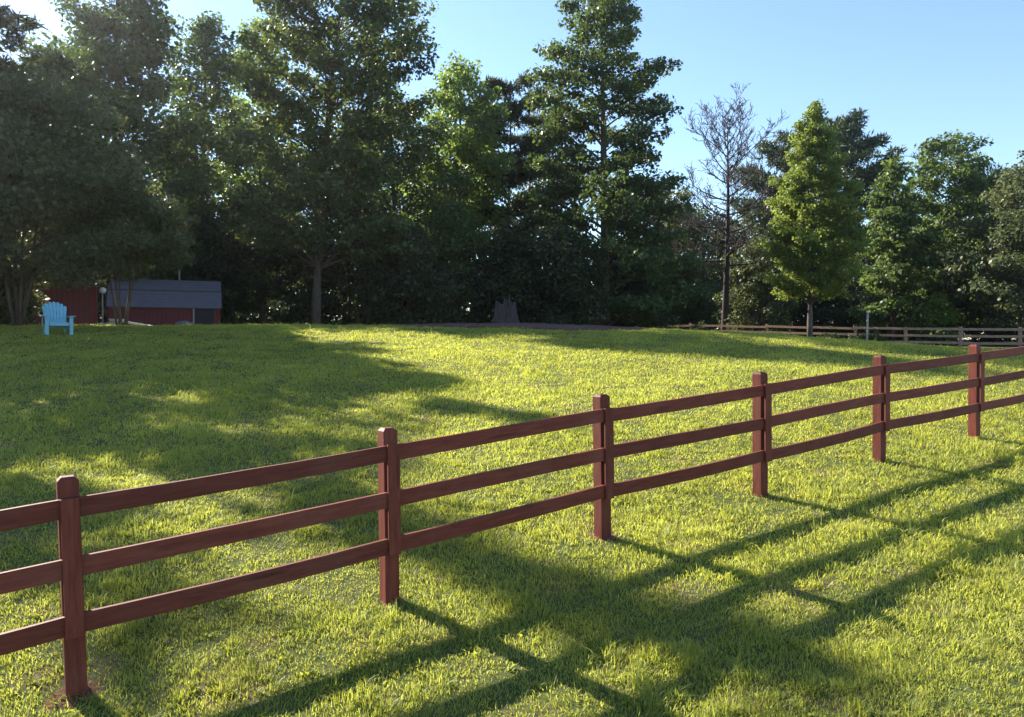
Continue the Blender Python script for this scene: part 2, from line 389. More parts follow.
# chair faces -Y
slat_fan().build('backrest', M['blue'], ch)
for t in (0.22, 0.6):
    m = MB(); m.box((0, -0.06 + 0.28 * t / 0.8 + 0.045, 0.24 + t), (0.5 + t * 0.12, 0.03, 0.07)); m.build('back_brace', M['blue'], ch)
m = MB()
for k in range(7):
    y = -0.46 + k * 0.072; m.box((0, y, 0.37 - 0.022 * k), (0.54, 0.062, 0.022))
m.box((0, -0.505, 0.325), (0.54, 0.022, 0.10))
m.build('seat', M['blue'], ch)
for s_ in (-1, 1):
    m = MB(); m.prism([(s_ * 0.375 - 0.075, -0.56, 0.565), (s_ * 0.375 + 0.075, -0.56, 0.565), (s_ * 0.36 + 0.06, 0.22, 0.565), (s_ * 0.36 - 0.045, 0.22, 0.565)], (0, 0, 0.025)); m.build('armrest', M['blue'], ch)
    m = MB(); m.box((s_ * 0.335, -0.48, 0.28), (0.10, 0.03, 0.56)); m.box((s_ * 0.375, -0.48, 0.52), (0.028, 0.08, 0.08)); m.build('leg', M['blue'], ch)
    m = MB(); m.prism([(s_ * 0.285 - 0.014, -0.46, 0.27), (s_ * 0.285 - 0.014, -0.46, 0.36), (s_ * 0.285 - 0.014, 0.1, 0.20), (s_ * 0.285 - 0.014, 0.36, 0.0), (s_ * 0.285 - 0.014, 0.22, 0.0), (s_ * 0.285 - 0.014, 0.05, 0.11)], (0.028, 0, 0)); m.build('leg', M['blue'], ch)
    m = MB(); m.box((s_ * 0.325, 0.2, 0.4), (0.03, 0.05, 0.33)); m.build('arm_support', M['blue'], ch)

# ------------------------------------------------------------------ shed
def gambrel(name, x0, x1, Y, wdt, zb, ze, zk, zr, label, rz=0.0):
    L_ = x1 - x0; cx = (x0 + x1) / 2
    t = thing(name, (cx, Y, zb), label, 'shed', None, rz)
    h = wdt / 2; e, k, r = ze - zb, zk - zb, zr - zb; kx = h * 0.52
    m = MB(); prof = [(-h + .04, 0), (h - .04, 0), (h - .04, e), (kx, k - .05), (0, r - .06), (-kx, k - .05), (-h + .04, e)]
    m.prism([(-L_ / 2, y, z) for y, z in prof], (L_, 0, 0)); m.build('wall', M['red'], t)
    ov = 0.12; outl = [(-h - ov, e - 0.10), (-kx, k), (0, r), (kx, k), (h + ov, e - 0.10)]
    inn = [(h + ov - .0, e - 0.17), (kx - .03, k - .06), (0, r - .055), (-kx + .03, k - .06), (-h - ov, e - 0.17)]
    m = MB(); m.prism([(-L_ / 2 - .12, y, z) for y, z in outl + inn], (L_ + .24, 0, 0)); rf_ = m.build('roof', M['roof'], t)
    m = MB(); m.tube([(L_ * 0.12, 0.25, r - 0.3), (L_ * 0.12, 0.25, r + 0.62)], [0.045, 0.045], 10); m.build('vent_pipe', M['greywood'], rf_)
    m = MB(); m.box((0, -kx - .012, k + 0.0), (L_ + .25, .05, .05)); m.build('roof_trim', M['darkroof'], rf_)
    for s_ in (-1, 1):
        m = MB(); m.box((s_ * (L_ / 2 + .012), -h + .02, e / 2 - .02), (.09, .09, e - .1)); m.build('corner_board', M['trim'], t)
    # door frame with dark opening near the right end of the long side
    m = MB(); m.box((L_ * 0.36, -h + .035, e * .48), (0.95, .02, e * .9)); d = m.build('door', M['pane'], t)
    m = MB(); m.box((L_ * 0.36 - .52, -h + .02, e * .48), (.07, .06, e * .92)); m.build('door_frame', M['greywood'], d)
    m = MB(); m.box((-L_ * 0.40, -h + .03, e * .35), (.5, .03, .42)); w_ = m.build('window', M['pane'], t)
    m = MB()
    for q in (-1, 0, 1): m.box((-L_ * 0.40 + q * .25, -h + .018, e * .35), (.05, .05, .50))
    for q in (-1, 1): m.box((-L_ * 0.40, -h + .0155, e * .35 + q * .23), (.45, .045, .05))
    m.build('window_frame', M['white'], w_)
    return t
SY = 39.0
shed = gambrel('garden_shed', ux(153, SY) - 2.55, ux(153, SY) + 2.55, SY + 1.6, 3.2, gz(ux(160, SY), SY), vz(304.5, SY), vz(290.5, SY + .7), vz(280, SY + 1.6), 'low barn red garden shed with grey gambrel roof below the lawn crest', math.radians(22))
m = MB(); yb = 37.0; xb = ux(182, yb)
m.prism([(-.38, 0, 0), (.38, 0, 0), (.34, 0, .5), (.1, 0, .62), (-.3, 0, .55)], (0, .5, 0))
o = m.build('tarp_bundle', M['tarp'], None, 0.04); o.location = (xb, yb, gz(xb, yb)); tag(o, 'low blue grey tarp covered bundle against the red shed wall', 'bundle')

# pale lamp on a post left of the shed
ly = 36.5; lx = ux(103, ly); lz = gz(lx, ly)
lp = thing('lamp_post', (lx, ly, lz), 'thin post with a white globe beside the left end of the shed', 'lamp')
m = MB(); m.tube([(0, 0, 0), (0, 0, vz(294, ly) - lz)], [.035, .03], 8); m.build('pole', M['greywood'], lp)
bm = bmesh.new(); bmesh.ops.create_icosphere(bm, subdivisions=3, radius=0.16); me = bpy.data.meshes.new('globe'); bm.to_mesh(me); bm.free(); me.materials.append(M['white'])
g_ = bpy.data.objects.new('globe', me); COL.objects.link(g_); g_.parent = lp; g_.location = (0, 0, vz(290.5, ly) - lz); me.polygons.foreach_set('use_smooth', [True] * len(me.polygons))
# white slatted crate and white plank on the ground
yy = 35.5; xx_ = ux(104.5, yy); m = MB()
for k in range(4): m.box((0, 0, .06 + k * .12), (.52, .40, .05))
for sx in (-1, 1):
    for sy in (-1, 1): m.box((sx * .235, sy * .175, .25), (.05, .05, .5))
o = m.build('crate', M['white']); o.location = (xx_, yy, gz(xx_, yy)); tag(o, 'white slatted crate on the ground under the globe lamp', 'crate')
ya, yb2 = 31.5, 29.0
pa = Vector((ux(112, ya), ya, 0)); pb = Vector((ux(152, yb2), yb2, 0)); pa.z = vz(319.5, ya); pb.z = gz(pb.x, pb.y) + 0.06
d = pb - pa; m = MB(); m.box((d.length / 2, 0, 0), (d.length, .24, .06))
o = m.build('plank', M['white'], None, .005); o.location = pa; o.rotation_euler = (0, -math.atan2(d.z, math.hypot(d.x, d.y)), math.atan2(d.y, d.x))
tag(o, 'long white plank sloping down to the grass in front of the shed', 'plank')
m = MB(); m.box((0, 0, 0), (.3, .3, max(.1, pa.z - gz(pa.x, pa.y) - .04)))
o = m.build('block', M['stone'], None, .01); o.location = (pa.x + .12, pa.y - .02, gz(pa.x, pa.y) + (pa.z - gz(pa.x, pa.y) - .04) / 2); tag(o, 'pale block propping up the raised end of the white plank', 'block')

# long red outbuilding behind the trunks
oy = 33.0; x1 = ux(96, oy); L_ = 8.5; oa = math.radians(27); x0 = x1 - L_; oz = gz(x0, oy) - .25
ob = thing('outbuilding', (x1 - L_ / 2 * math.cos(oa), oy - L_ / 2 * math.sin(oa), oz), 'long dark red board outbuilding half hidden behind thin trunks', 'outbuilding', None, oa)
e = vz(284, oy) - oz
m = MB(); m.prism([(-L_ / 2, 0, 0), (-L_ / 2, 4, 0), (-L_ / 2, 4, e), (-L_ / 2, 2, e + .7), (-L_ / 2, 0, e)], (L_, 0, 0)); m.build('wall', M['red'], ob)
m = MB(); m.prism([(-L_ / 2 - .2, -.25, e - .06), (-L_ / 2 - .2, 2, e + .78), (-L_ / 2 - .2, 4.25, e - .06), (-L_ / 2 - .2, 4.25, e + .03), (-L_ / 2 - .2, 2, e + .87), (-L_ / 2 - .2, -.25, e + .03)], (L_ + .4, 0, 0)); m.build('roof', M['darkroof'], ob)
m = MB(); m.box((L_ / 2 - .03, -.012, e / 2 - .05), (.1, .03, e - .1)); m.build('corner_board', M['trim'], ob)

# ------------------------------------------------------------------ stump
sy_ = 27.2; sx_ = ux(505, sy_)
m = MB(); n = 28; rings = 9; vs = []; fs = []
for r_ in range(rings + 1):
    t = r_ / rings
    for k in range(n):
        w = 2 * math.pi * k / n
        flare = 0.12 * (1 - t) ** 3 * (1 + .5 * math.sin(5 * w + 1))
        rad = 0.44 + flare - 0.07 * t + 0.035 * math.sin(9 * w) + 0.05 * math.sin(3 * w + 2)
        top = 0.86 + 0.10 * math.sin(2 * w + .5) + 0.06 * math.sin(7 * w)
        vs.append((rad * math.cos(w), rad * math.sin(w), t * top))
for r_ in range(rings):
    for k in range(n):
        q = (k + 1) % n; fs.append((r_ * n + k, r_ * n + q, (r_ + 1) * n + q, (r_ + 1) * n + k))
vs.append((0, 0, 0.74)); fs += [(rings * n + k, rings * n + (k + 1) % n, len(vs) - 1) for k in range(n)]
m.add(vs, fs)
st = thing('tree_stump', (sx_, sy_, gz(sx_, sy_) - .03), 'broad grey tree stump with splintered top in the mulch bed', 'stump')
m.build('trunk', M['stump'], st)
m = MB()
for (x, y, h, r) in ((-.02, -.2, 1.12, .055), (.16, -.22, 1.22, .06), (.22, -.12, 1.02, .05), (-.28, -.1, 1.0, .08), (.05, .15, 1.1, .07)):
    m.tube([(x, y, .6), (x * 1.03, y, .6 + (h - .6) * .6), (x * 1.05, y, h)], [r, r * .75, r * .15], 6)
m.build('splinter', M['stump'], st); st.scale = (.92, .92, .92)

# ------------------------------------------------------------------ trees
def unit(a): return a / np.maximum(np.linalg.norm(a, axis=-1, keepdims=True), 1e-9)

def leaves_mesh(name, C, R, n, size, mat, parent, rng, style='leaf', flat=0.65, tintbias=0.0):
    C = np.array(C); R = np.array(R)
    w = R ** 2.0; w = w / w.sum()
    idx = rng.choice(len(C), n, p=w)
    v = unit(rng.normal(size=(n, 3)))
    rad = rng.random(n) ** (1 / 2.4)
    sc = R[idx][:, None] * np.array([1, 1, flat])
    pos = C[idx] + v * rad[:, None] * sc
    s = size * (0.5 + 1.1 * rng.random(n) ** 1.5)
    if style == 'needle':
        t = unit(v + np.array([0, 0, 0.35]) + 0.45 * rng.normal(size=(n, 3)))
        s = s * 1.5; wd = 0.10
    else:
        nrm = unit(0.5 * v + np.array([0, 0, 0.55]) + 0.65 * rng.normal(size=(n, 3)))
        t = unit(np.cross(nrm, rng.normal(size=(n, 3)))); wd = 0.36
    b = unit(np.cross(t, rng.normal(size=(n, 3)))) if style == 'needle' else np.cross(nrm, t)
    hl = (s * 0.5)[:, None]
    dn = np.zeros((n, 3)); dn[:, 2] = -0.10 * s
    P = np.stack([pos - t * hl, pos + b * hl * 2 * wd - t * hl * .15, pos + t * hl + dn, pos - b * hl * 2 * wd - t * hl * .15], 1).reshape(-1, 3)
    clump_t = rng.random(len(C))
    tint = np.clip(0.55 * rng.random(n) + 0.45 * clump_t[idx] + tintbias, 0, 1)
    loops = np.arange(4 * n); starts = np.arange(n) * 4
    return mesh_np(name, P, loops, starts, mat, parent, {'tint': ('FACE', tint)})

def tree(name, label, cat, X, Y, H, prof, mat='broad', hb=0.2, nl=46, leaf=0.22, nleaf=22000, rc=0.9, tr=0.22, slope=0.5, bark='bark',
         seed=1, style='leaf', flat=0.65, group=None, trunks=1, fill=0, lean=(0, 0), droop=0.0, gap=0.0, sink=0.0, tint=0.0):
    rng = np.random.default_rng(seed); r_ = random.Random(seed)
    z0 = gz(X, Y) - sink
    root = thing(name, (X, Y, z0), label, cat, group)
    tp = [p[0] for p in prof]; rp = [p[1] for p in prof]
    m = MB()
    K = 11; ph = r_.uniform(0, 6.28); amp = 0.012 * H
    def axis_pt(t): return Vector((amp * math.sin(ph + 3.1 * t) * t + lean[0] * t * t, amp * math.cos(ph + 2.3 * t) * t + lean[1] * t * t, t * H))
    if trunks == 1:
        m.tube([axis_pt(k / K * 0.97) for k in range(K + 1)], [tr * ((1 - k / K) ** 0.8 * 0.93 + 0.07) * (1.35 if k < 2 else 1) for k in range(K + 1)], 9)
    else:
        for q in range(trunks):
            a = 6.28 * q / trunks + r_.uniform(-.4, .4); sp = r_.uniform(.1, .24) * H
            m.tube([(math.cos(a) * (.15 + sp * t), math.sin(a) * (.15 + sp * t) , t * H * .8) for t in (0, .2, .45, .7, 1)], [tr, tr * .85, tr * .7, tr * .5, tr * .15], 7)
    C, R = [], []
    for i in range(nl):
        f = (i + 0.5) / nl
        t = hb + (1 - hb) * f ** 0.92
        if r_.random() < gap: continue
        r0 = float(np.interp(t, tp, rp))
        r = r0 * r_.uniform(0.52, 1.16)
        az = i * 2.39996 + r_.uniform(-.35, .35)
        zt = t * H + r_.uniform(-.25, .25)
        ta = max((zt - r * slope) / H, hb * (0.55 if hb < .15 else .8))
        ta = min(ta, 0.95)
        s = axis_pt(ta)
        e = axis_pt(min(t, 1)) ; e = Vector((e.x + math.cos(az) * r, e.y + math.sin(az) * r, zt - droop * r))
        c = s.lerp(e, 0.5) + Vector((0, 0, (0.16 if slope > .2 else 0.08) * r))
        pts = [s * (1 - q) ** 2 + c * 2 * q * (1 - q) + e * q * q for q in (0, .2, .4, .6, .8, 1)]
        lr = max(0.012, min(tr * 0.36, 0.014 * r + 0.014 * (1 - t) * H * .12)) * (1.0 if r > 1 else .7)
        m.tube(pts, [lr, lr * .85, lr * .68, lr * .5, lr * .33, lr * .15], 5, False)
        kk = max(1, int(r / (rc * 0.95)))
        for j in range(kk + 1):
            q = 1 - j / (kk + 1) * 0.72
            p = s * (1 - q) ** 2 + c * 2 * q * (1 - q) + e * q * q
            cr = rc * r_.uniform(.55, 1.15) * (0.75 + 0.25 * q)
            C.append(p + Vector((r_.gauss(0, .2), r_.gauss(0, .2), r_.gauss(0, .15))) * rc); R.append(cr)
            if r > rc * 1.3:
                for sg in (-1, 1):
                    if r_.random() < .8:
                        dv = (e - s); ll = dv.length * r_.uniform(.2, .36) * (1.25 - q * .6)
                        a2 = az + sg * r_.uniform(.6, 1.15)
                        p2 = p + Vector((math.cos(a2) * ll, math.sin(a2) * ll, r_.uniform(-.1, .3) * ll))
                        m.tube([p, p.lerp(p2, .5) + Vector((0, 0, .05 * ll)), p2], [lr * .4, lr * .28, lr * .1], 4, False)
                        C.append(p2); R.append(rc * r_.uniform(.5, 1.05))
    top = axis_pt(1.0); C.append(top - Vector((0, 0, rc * .4))); R.append(rc * .6)
    for _ in range(fill):
        t = r_.uniform(hb, .95); r0 = float(np.interp(t, tp, rp)) * math.sqrt(r_.random()); a = r_.uniform(0, 6.28); p = axis_pt(t)
        C.append(p + Vector((math.cos(a) * r0, math.sin(a) * r0, 0))); R.append(rc * r_.uniform(.6, 1.2))
    m.build('trunk', M[bark], root)
    leaves_mesh('crown', [tuple(c) for c in C], R, nleaf, leaf, M[mat], root, rng, style, flat, tint)
    return root

def by_px(u, Y, vtop): 
    X = ux(u, Y); return X, Y, vz(vtop, Y) - gz(X, Y)
def pw(Y, *pairs):  # profile in picture pixels -> metres
    return [(t, p * Y / F) for t, p in pairs]

CONE = lambda Y, w: pw(Y, (0, w * .6), (.12, w * .95), (.3, w), (.6, w * .72), (.85, w * .36), (1, w * .06))
OVAL = lambda Y, w: pw(Y, (0, w * .55), (.2, w * .85), (.5, w), (.75, w * .85), (.92, w * .5), (1, w * .12))

# the near left group behind the chair
X, Y, H = by_px(18, 26.0, 78); tree('shade_tree', 'olive leaved multi-trunk tree right behind the turquoise chair', 'tree', X, Y, H, pw(Y, (0, 60), (.3, 105), (.6, 115), (.85, 75), (1, 20)), 'olive', .20, 74, .13, 78000, .75, .055, .5, 'bark', 101, trunks=6, fill=80)
X, Y, H = by_px(122, 28.5, 168); tree('shade_tree', 'grey green fine leaved tree spreading over the left end of the shed', 'tree', X, Y, H, pw(Y, (0, 30), (.45, 50), (.65, 56), (.85, 40), (1, 10)), 'olive', .44, 42, .12, 42000, .62, .045, .5, 'bark', 102, trunks=5, fill=40)
X, Y, H = by_px(-124, 25.0, -65); tree('shade_tree', 'tall olive leaved tree at the left end of the red outbuilding', 'tree', X, Y, H, OVAL(Y, 110), 'olive', .24, 54, .16, 30000, .8, .16, .5, 'barkgrey', 103, fill=20)
X, Y, H = by_px(-52, 31.0, -90); tree('pine_tree', 'long needled pine rising at the left above the outbuilding', 'tree', X, Y, H, pw(Y, (0, 60), (.4, 100), (.68, 98), (.82, 48), (1, 8)), 'pine', .5, 34, .30, 15000, .42, .2, .35, 'bark', 104, 'needle', .9, gap=.2)
# second row, tall hardwoods
X, Y, H = by_px(116, 42, -96); tree('hardwood_tree', 'tall dense hardwood rising straight behind the red shed', 'tree', X, Y, H, pw(Y, (0, 60), (.25, 80), (.5, 74), (.66, 50), (.82, 30), (1, 6)), 'broad', .1, 84, .21, 75000, 1.1, .3, .6, seed=105, fill=90, flat=.8)
X, Y, H = by_px(204, 50, 18); tree('hardwood_tree', 'dark leaning hardwood right of the tall one behind the shed', 'tree', X, Y, H, pw(Y, (0, 40), (.3, 60), (.6, 46), (.85, 24), (1, 6)), 'broad', .1, 56, .22, 42000, 1.0, .25, .65, seed=106, fill=60, flat=.8)
X, Y, H = by_px(262, 58, 22); tree('poplar_tree', 'slim bright green poplar between the shed trees and the big oak', 'tree', X, Y, H, pw(Y, (0, 30), (.3, 42), (.6, 36), (.85, 24), (1, 6)), 'bright', .2, 46, .24, 26000, .95, .22, .8, seed=107, flat=.85, fill=20)
X, Y, H = by_px(316, 41, -75); tree('oak_tree', 'big open crowned oak with a pale bare lower trunk', 'tree', X, Y, H, pw(Y, (0, 70), (.2, 84), (.45, 88), (.68, 92), (.85, 84), (1, 26)), 'oak', .2, 80, .2, 70000, .75, .20, .65, 'bark', 108, lean=(2.3, 0), fill=50, flat=.75)
X, Y, H = by_px(395, 52, 92); tree('hardwood_tree', 'dark rounded hardwood just right of the big oak', 'tree', X, Y, H, OVAL(Y, 66), 'broad', .08, 60, .23, 40000, 1.0, .25, .6, seed=109, fill=60, flat=.8)
X, Y, H = by_px(458, 56, 62); tree('hardwood_tree', 'light green topped hardwood left of the ragged pine', 'tree', X, Y, H, OVAL(Y, 46), 'bright', .34, 50, .24, 30000, 1.0, .22, .7, seed=110, flat=.8, fill=30)
X, Y, H = by_px(508, 61, 84); tree('pine_tree', 'ragged dark pine with bare lower limbs beyond the stump', 'tree', X, Y, H, pw(Y, (0, 20), (.4, 44), (.65, 62), (.88, 56), (1, 24)), 'pine', .36, 46, .34, 46000, .75, .24, .4, seed=111, style='needle', flat=.75, gap=.12)
X, Y, H = by_px(604, 49, -12); tree('poplar_tree', 'tallest tulip poplar in the middle, broad based with narrow top', 'tree', X, Y, H, pw(Y, (0, 62), (.15, 84), (.35, 82), (.6, 70), (.8, 56), (.93, 40), (1, 18)), 'poplar', .07, 92, .22, 62000, .72, .34, .42, seed=131, flat=.75, fill=12)
X, Y, H = by_px(668, 72, 188); tree('hardwood_tree', 'pale rounded tree between the tulip poplar and the dead tree', 'tree', X, Y, H, OVAL(Y, 52), 'olive', .08, 50, .3, 17000, 1.1, .22, .5, seed=113, fill=30)
# right side
X, Y, H = by_px(822, 78, 118); tree('pine_tree', 'dark spreading pine behind the bright maple', 'tree', X, Y, H, pw(Y, (0, 20), (.45, 52), (.62, 76), (.82, 70), (1, 22)), 'pine', .40, 54, .40, 44000, .78, .32, .65, seed=114, style='needle', flat=.95, gap=.15)
X, Y, H = by_px(810, 51, 103); tree('maple_tree', 'bright yellow green cone shaped maple beside the far fence', 'tree', X, Y, H, pw(Y, (0, 8), (.15, 16), (.24, 38), (.38, 42), (.6, 34), (.8, 21), (.95, 9), (1, 2)), 'maple', .2, 135, .15, 70000, .46, .15, .7, 'barkgrey', 115, fill=90, flat=.85, gap=.1)
X, Y, H = by_px(893, 60, 164); tree('hardwood_tree', 'narrow green tree just right of the maple', 'tree', X, Y, H, CONE(Y, 36), 'mid', .08, 50, .28, 18000, 1.0, .2, .3, seed=116, flat=.6, fill=15)
X, Y, H = by_px(953, 62, 137); tree('hardwood_tree', 'tall tiered dark green tree near the right edge', 'tree', X, Y, H, pw(Y, (0, 40), (.3, 50), (.6, 42), (.85, 36), (1, 12)), 'mid', .08, 64, .25, 32000, .95, .25, .55, seed=117, flat=.75, fill=30)
X, Y, H = by_px(992, 82, 172); tree('pine_tree', 'dark pine top showing between the two trees at the right edge', 'tree', X, Y, H, OVAL(Y, 36), 'pine', .4, 30, .45, 18000, 1.0, .25, .2, seed=118, style='needle', flat=.75)
X, Y, H = by_px(1022, 54.5, 158); tree('hardwood_tree', 'grey green tree at the right edge over the far fence', 'tree', X, Y, H, OVAL(Y, 50), 'olive', .1, 56, .24, 24000, 1.0, .22, .45, seed=119, fill=20)
X, Y, H = by_px(1105, 62, 120); tree('hardwood_tree', 'broad hardwood beyond the right edge of the fence corner', 'tree', X, Y, H, OVAL(Y, 70), 'broad', .1, 56, .3, 18000, 1.2, .25, .45, seed=120, fill=20)
for k, (u, Yd, vt, w, mt, lab) in enumerate([
    (702, 88, 208, 40, 'dark', 'dark round tree behind the lower trunk of the dead tree'),
    (752, 92, 205, 46, 'olive', 'hazy olive tree behind the limbs of the dead tree'),
    (858, 90, 188, 44, 'dark', 'dark tree filling the gap right behind the maple'),
    (925, 92, 196, 40, 'dark', 'dark low tree between the narrow and the tiered tree'),
    (430, 74, 150, 50, 'dark', 'dark tree filling the gap behind the light green hardwood'),
    (548, 76, 150, 46, 'dark', 'dark tree behind the left flank of the tulip poplar'),
    (240, 72, 120, 56, 'dark', 'dark tree far behind the slim bright poplar'),
    (345, 70, 110, 60, 'dark', 'dark tree far behind the crown of the big oak'),
    (60, 60, 60, 70, 'dark', 'dark tree far behind the olive leaved tree'),
    (635, 84, 175, 50, 'dark', 'dark tree behind the right flank of the tulip poplar')]):
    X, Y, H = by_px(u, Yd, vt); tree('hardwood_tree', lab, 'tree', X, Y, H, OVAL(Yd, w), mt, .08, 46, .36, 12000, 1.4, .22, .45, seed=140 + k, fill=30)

# understorey
for k, (u, Yd, vt, w, mt, lab) in enumerate([
    (200, 44, 215, 40, 'dark', 'dark bushy sapling at the right end of the shed'),
    (262, 46, 185, 48, 'dark', 'dark leafy undergrowth tree left of the oak trunk'),
    (350, 45, 190, 50, 'dark', 'dark leafy undergrowth tree right of the oak trunk'),
    (408, 43, 225, 48, 'dark', 'dark bush at the left end of the mulch bed'),
    (452, 48, 205, 46, 'broad', 'shaded bush behind the left side of the mulch bed'),
    (508, 46, 232, 40, 'dark', 'dark bush straight behind the splintered stump'),
    (556, 44, 228, 44, 'dark', 'dark bush right of the stump behind the mulch bed'),
    (622, 52, 245, 46, 'dark', 'dark bush under the tulip poplar at the bed end'),
    (672, 72, 262, 42, 'broad', 'leafy bush at the left start of the far fence'),
    (757, 60.5, 242, 34, 'olive', 'pale grey green bush right of the dead tree trunk'),
    (786, 70, 268, 36, 'dark', 'dark bush behind the maple trunk'),
    (850, 68, 262, 44, 'dark', 'dark bush behind the slim grey post'),
    (905, 66, 258, 40, 'broad', 'mid green bush right of the slim grey post'),
    (975, 64, 255, 46, 'dark', 'dark bush left of the right edge behind the far fence'),
    (1040, 58, 250, 46, 'dark', 'dark bush behind the right end of the far fence'),
    (937, 57, 296, 17, 'bright', 'small bright yellow green shrub behind the far fence'),
    (150, 52, 190, 70, 'dark', 'dark leafy tree close behind the shed roof'),
    (40, 40, 170, 90, 'dark', 'dark leafy tree close behind the red outbuilding'),
    (-16, 28.6, 262, 30, 'olive', 'low olive shrub against the left part of the red outbuilding')]):
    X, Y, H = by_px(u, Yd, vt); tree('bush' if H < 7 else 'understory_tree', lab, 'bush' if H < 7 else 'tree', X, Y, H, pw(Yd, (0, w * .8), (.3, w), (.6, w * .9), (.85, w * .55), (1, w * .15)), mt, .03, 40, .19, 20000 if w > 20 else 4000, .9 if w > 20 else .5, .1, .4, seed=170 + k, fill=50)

# weeds along the far fence
for k, (u, Yd, vt, w, lab) in enumerate([(700, 57.6, 322, 7, 'small weedy shrub at a left post of the far fence'), (828, 51.6, 333, 12, 'low dark weeds right of the maple trunk'), (858, 50.5, 334, 12, 'low dark weeds left of the slim grey post foot'), (876, 49.8, 334, 9, 'low dark weeds right of the slim grey post foot')]):
    X, Y, H = by_px(u, Yd, vt); tree('weed_shrub', lab, 'shrub', X, Y, max(H, .5), pw(Yd, (0, w), (.5, w), (1, w * .3)), 'olive' if k == 0 else 'dark', .02, 14, .11, 1400, .25, .02, .4, seed=200 + k, fill=10)

# dead tree
def dead_tree(X, Y, H):
    r_ = random.Random(12)
    root = thing('dead_tree', (X, Y, gz(X, Y)), 'leafless dead tree with bare spreading branches against the sky', 'tree')
    m = MB(); K = 14
    ax = lambda t: Vector((.25 * math.sin(2.5 * t), .2 * math.sin(2 * t + 1) - .16, t * H))
    m.tube([ax(k / K) for k in range(K + 1)], [.26 * (1 - k / K) ** .85 + .02 for k in range(K + 1)], 10); m.build('trunk', M['deadwood'], root)
    m = MB()
    def grow(p, d, l, r, depth):
        n = 5; pts = [p]; q = p.copy(); dd = d.copy()
        for i in range(n):
            dd = (dd + Vector((r_.gauss(0, .10), r_.gauss(0, .10), .075 + r_.gauss(0, .06)))).normalized(); q = q + dd * l / n; pts.append(q.copy())
        m.tube(pts, [r * (1 - .8 * i / n) for i in range(n + 1)], 5 if depth == 0 else 3, False)
        if depth < 3:
            for i in range(1, n + 1):
                for _ in range(2 if depth < 2 else 1):
                    if r_.random() < .58:
                        t = unit(np.array([dd.x, dd.y, dd.z]))
                        sd = Vector((r_.gauss(0, 1), r_.gauss(0, 1), r_.gauss(.15, .6))).normalized()
                        nd = (Vector(t) * .75 + sd * .75).normalized()
                        grow(pts[i], nd, l * r_.uniform(.3, .5), max(r * (1 - .8 * i / n) * .62, .026), depth + 1)
    for i in range(38):
        f = i / 37; t = .36 + .62 * f ** .9; az = i * 2.4 + r_.uniform(-.3, .3)
        el = .02 + .8 * f + r_.uniform(-.1, .1)
        l = (5.4 - 2.5 * f) * r_.uniform(.75, 1.15)
        if f < .2: l *= .7
        grow(ax(t), Vector((math.cos(az) * math.cos(el), math.sin(az) * math.cos(el), math.sin(el))), l, .085 * (1 - .55 * f), 0)
    m.build('branches', M['deadwood'], root)
X, Y, H = by_px(724, 59, 132); dead_tree(X, Y, H)

# slim grey post by the far fence
py_ = 49.6; px_ = ux(867, py_); pz_ = gz(px_, py_)
gp = thing('marker_post', (px_, py_, pz_), 'slim pale grey post standing in weeds before the far fence', 'post')
m = MB(); m.tube([(0, 0, -.2), (0, 0, .9), (.02, 0, vz(311, py_) - pz_ - .1)], [.075, .07, .065], 10); m.build('shaft', M['greywood'], gp)
m = MB(); m.tube([(.02, 0, vz(311, py_) - pz_ - .1), (.02, 0, vz(311, py_) - pz_)], [.10, .085], 10); m.build('cap', M['white'], gp)
for k, (u, r, lab) in enumerate([(841.5, .16, 'small pale stone left of a larger one in the fence weeds'), (845.5, .2, 'larger pale stone in the weeds before the far fence')]):
    bm = bmesh.new(); bmesh.ops.create_icosphere(bm, subdivisions=3, radius=r)
    for v in bm.verts: v.co *= 1 + .3 * (float(vnoise(v.co.x + 5 * k, v.co.y + v.co.z, r * .9, 50)) - .5); v.co.z *= .75
    me = bpy.data.meshes.new('stone'); bm.to_mesh(me); bm.free(); me.materials.append(M['stone'])
    o = bpy.data.objects.new('stone', me); COL.objects.link(o); x = ux(u, 49.5); o.location = (x, 49.5, gz(x, 49.5) + r * .7); tag(o, lab, 'stone')

# trees left of the frame whose shadows fall across the lawn
for k, (x, y, h, w, lab) in enumerate([
    (-19.5, 22.2, 14.8, 0.95, 'tall hardwood left of the outbuilding that shades the near lawn'),
    (-20.2, 20.2, 12.4, 2.1, 'shorter hardwood left of the outbuilding nearest the lawn'),
    (-33, 34, 17, 5, 'tall hardwood far left beyond the outbuilding'),
    (-44, 52, 20, 5.5, 'tall hardwood at the far left rear of the wood'),
    (-55, 40, 20, 5.5, 'tall hardwood at the far left front of the wood')]):
    tree('hardwood_tree', lab, 'tree', x, y, h, [(0, w * .6), (.3, w), (.6, w * .9), (.85, w * .55), (1, w * .15)], 'broad', .2, 56, .2 if k < 2 else .26, (7000, 12000)[k] if k < 2 else 20000, .55 if k < 2 else 1.0, .25, .5, seed=220 + k, fill=25)

# the wood behind, one mass
rng = np.random.default_rng(77); n = 90000
C = []; R = []
for _ in range(900):
    x = rng.uniform(-150, 130); y = rng.uniform(98, 118); hmax = 9 + 7 * float(vnoise(x, y, 14, 3))
    C.append((x, y, EYE + hmax * rng.random() ** .8)); R.append(rng.uniform(1.4, 2.6))
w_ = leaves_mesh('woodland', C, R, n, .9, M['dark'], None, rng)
tag(w_, 'dark mass of far woodland behind the trees', 'woodland', None, 'stuff')

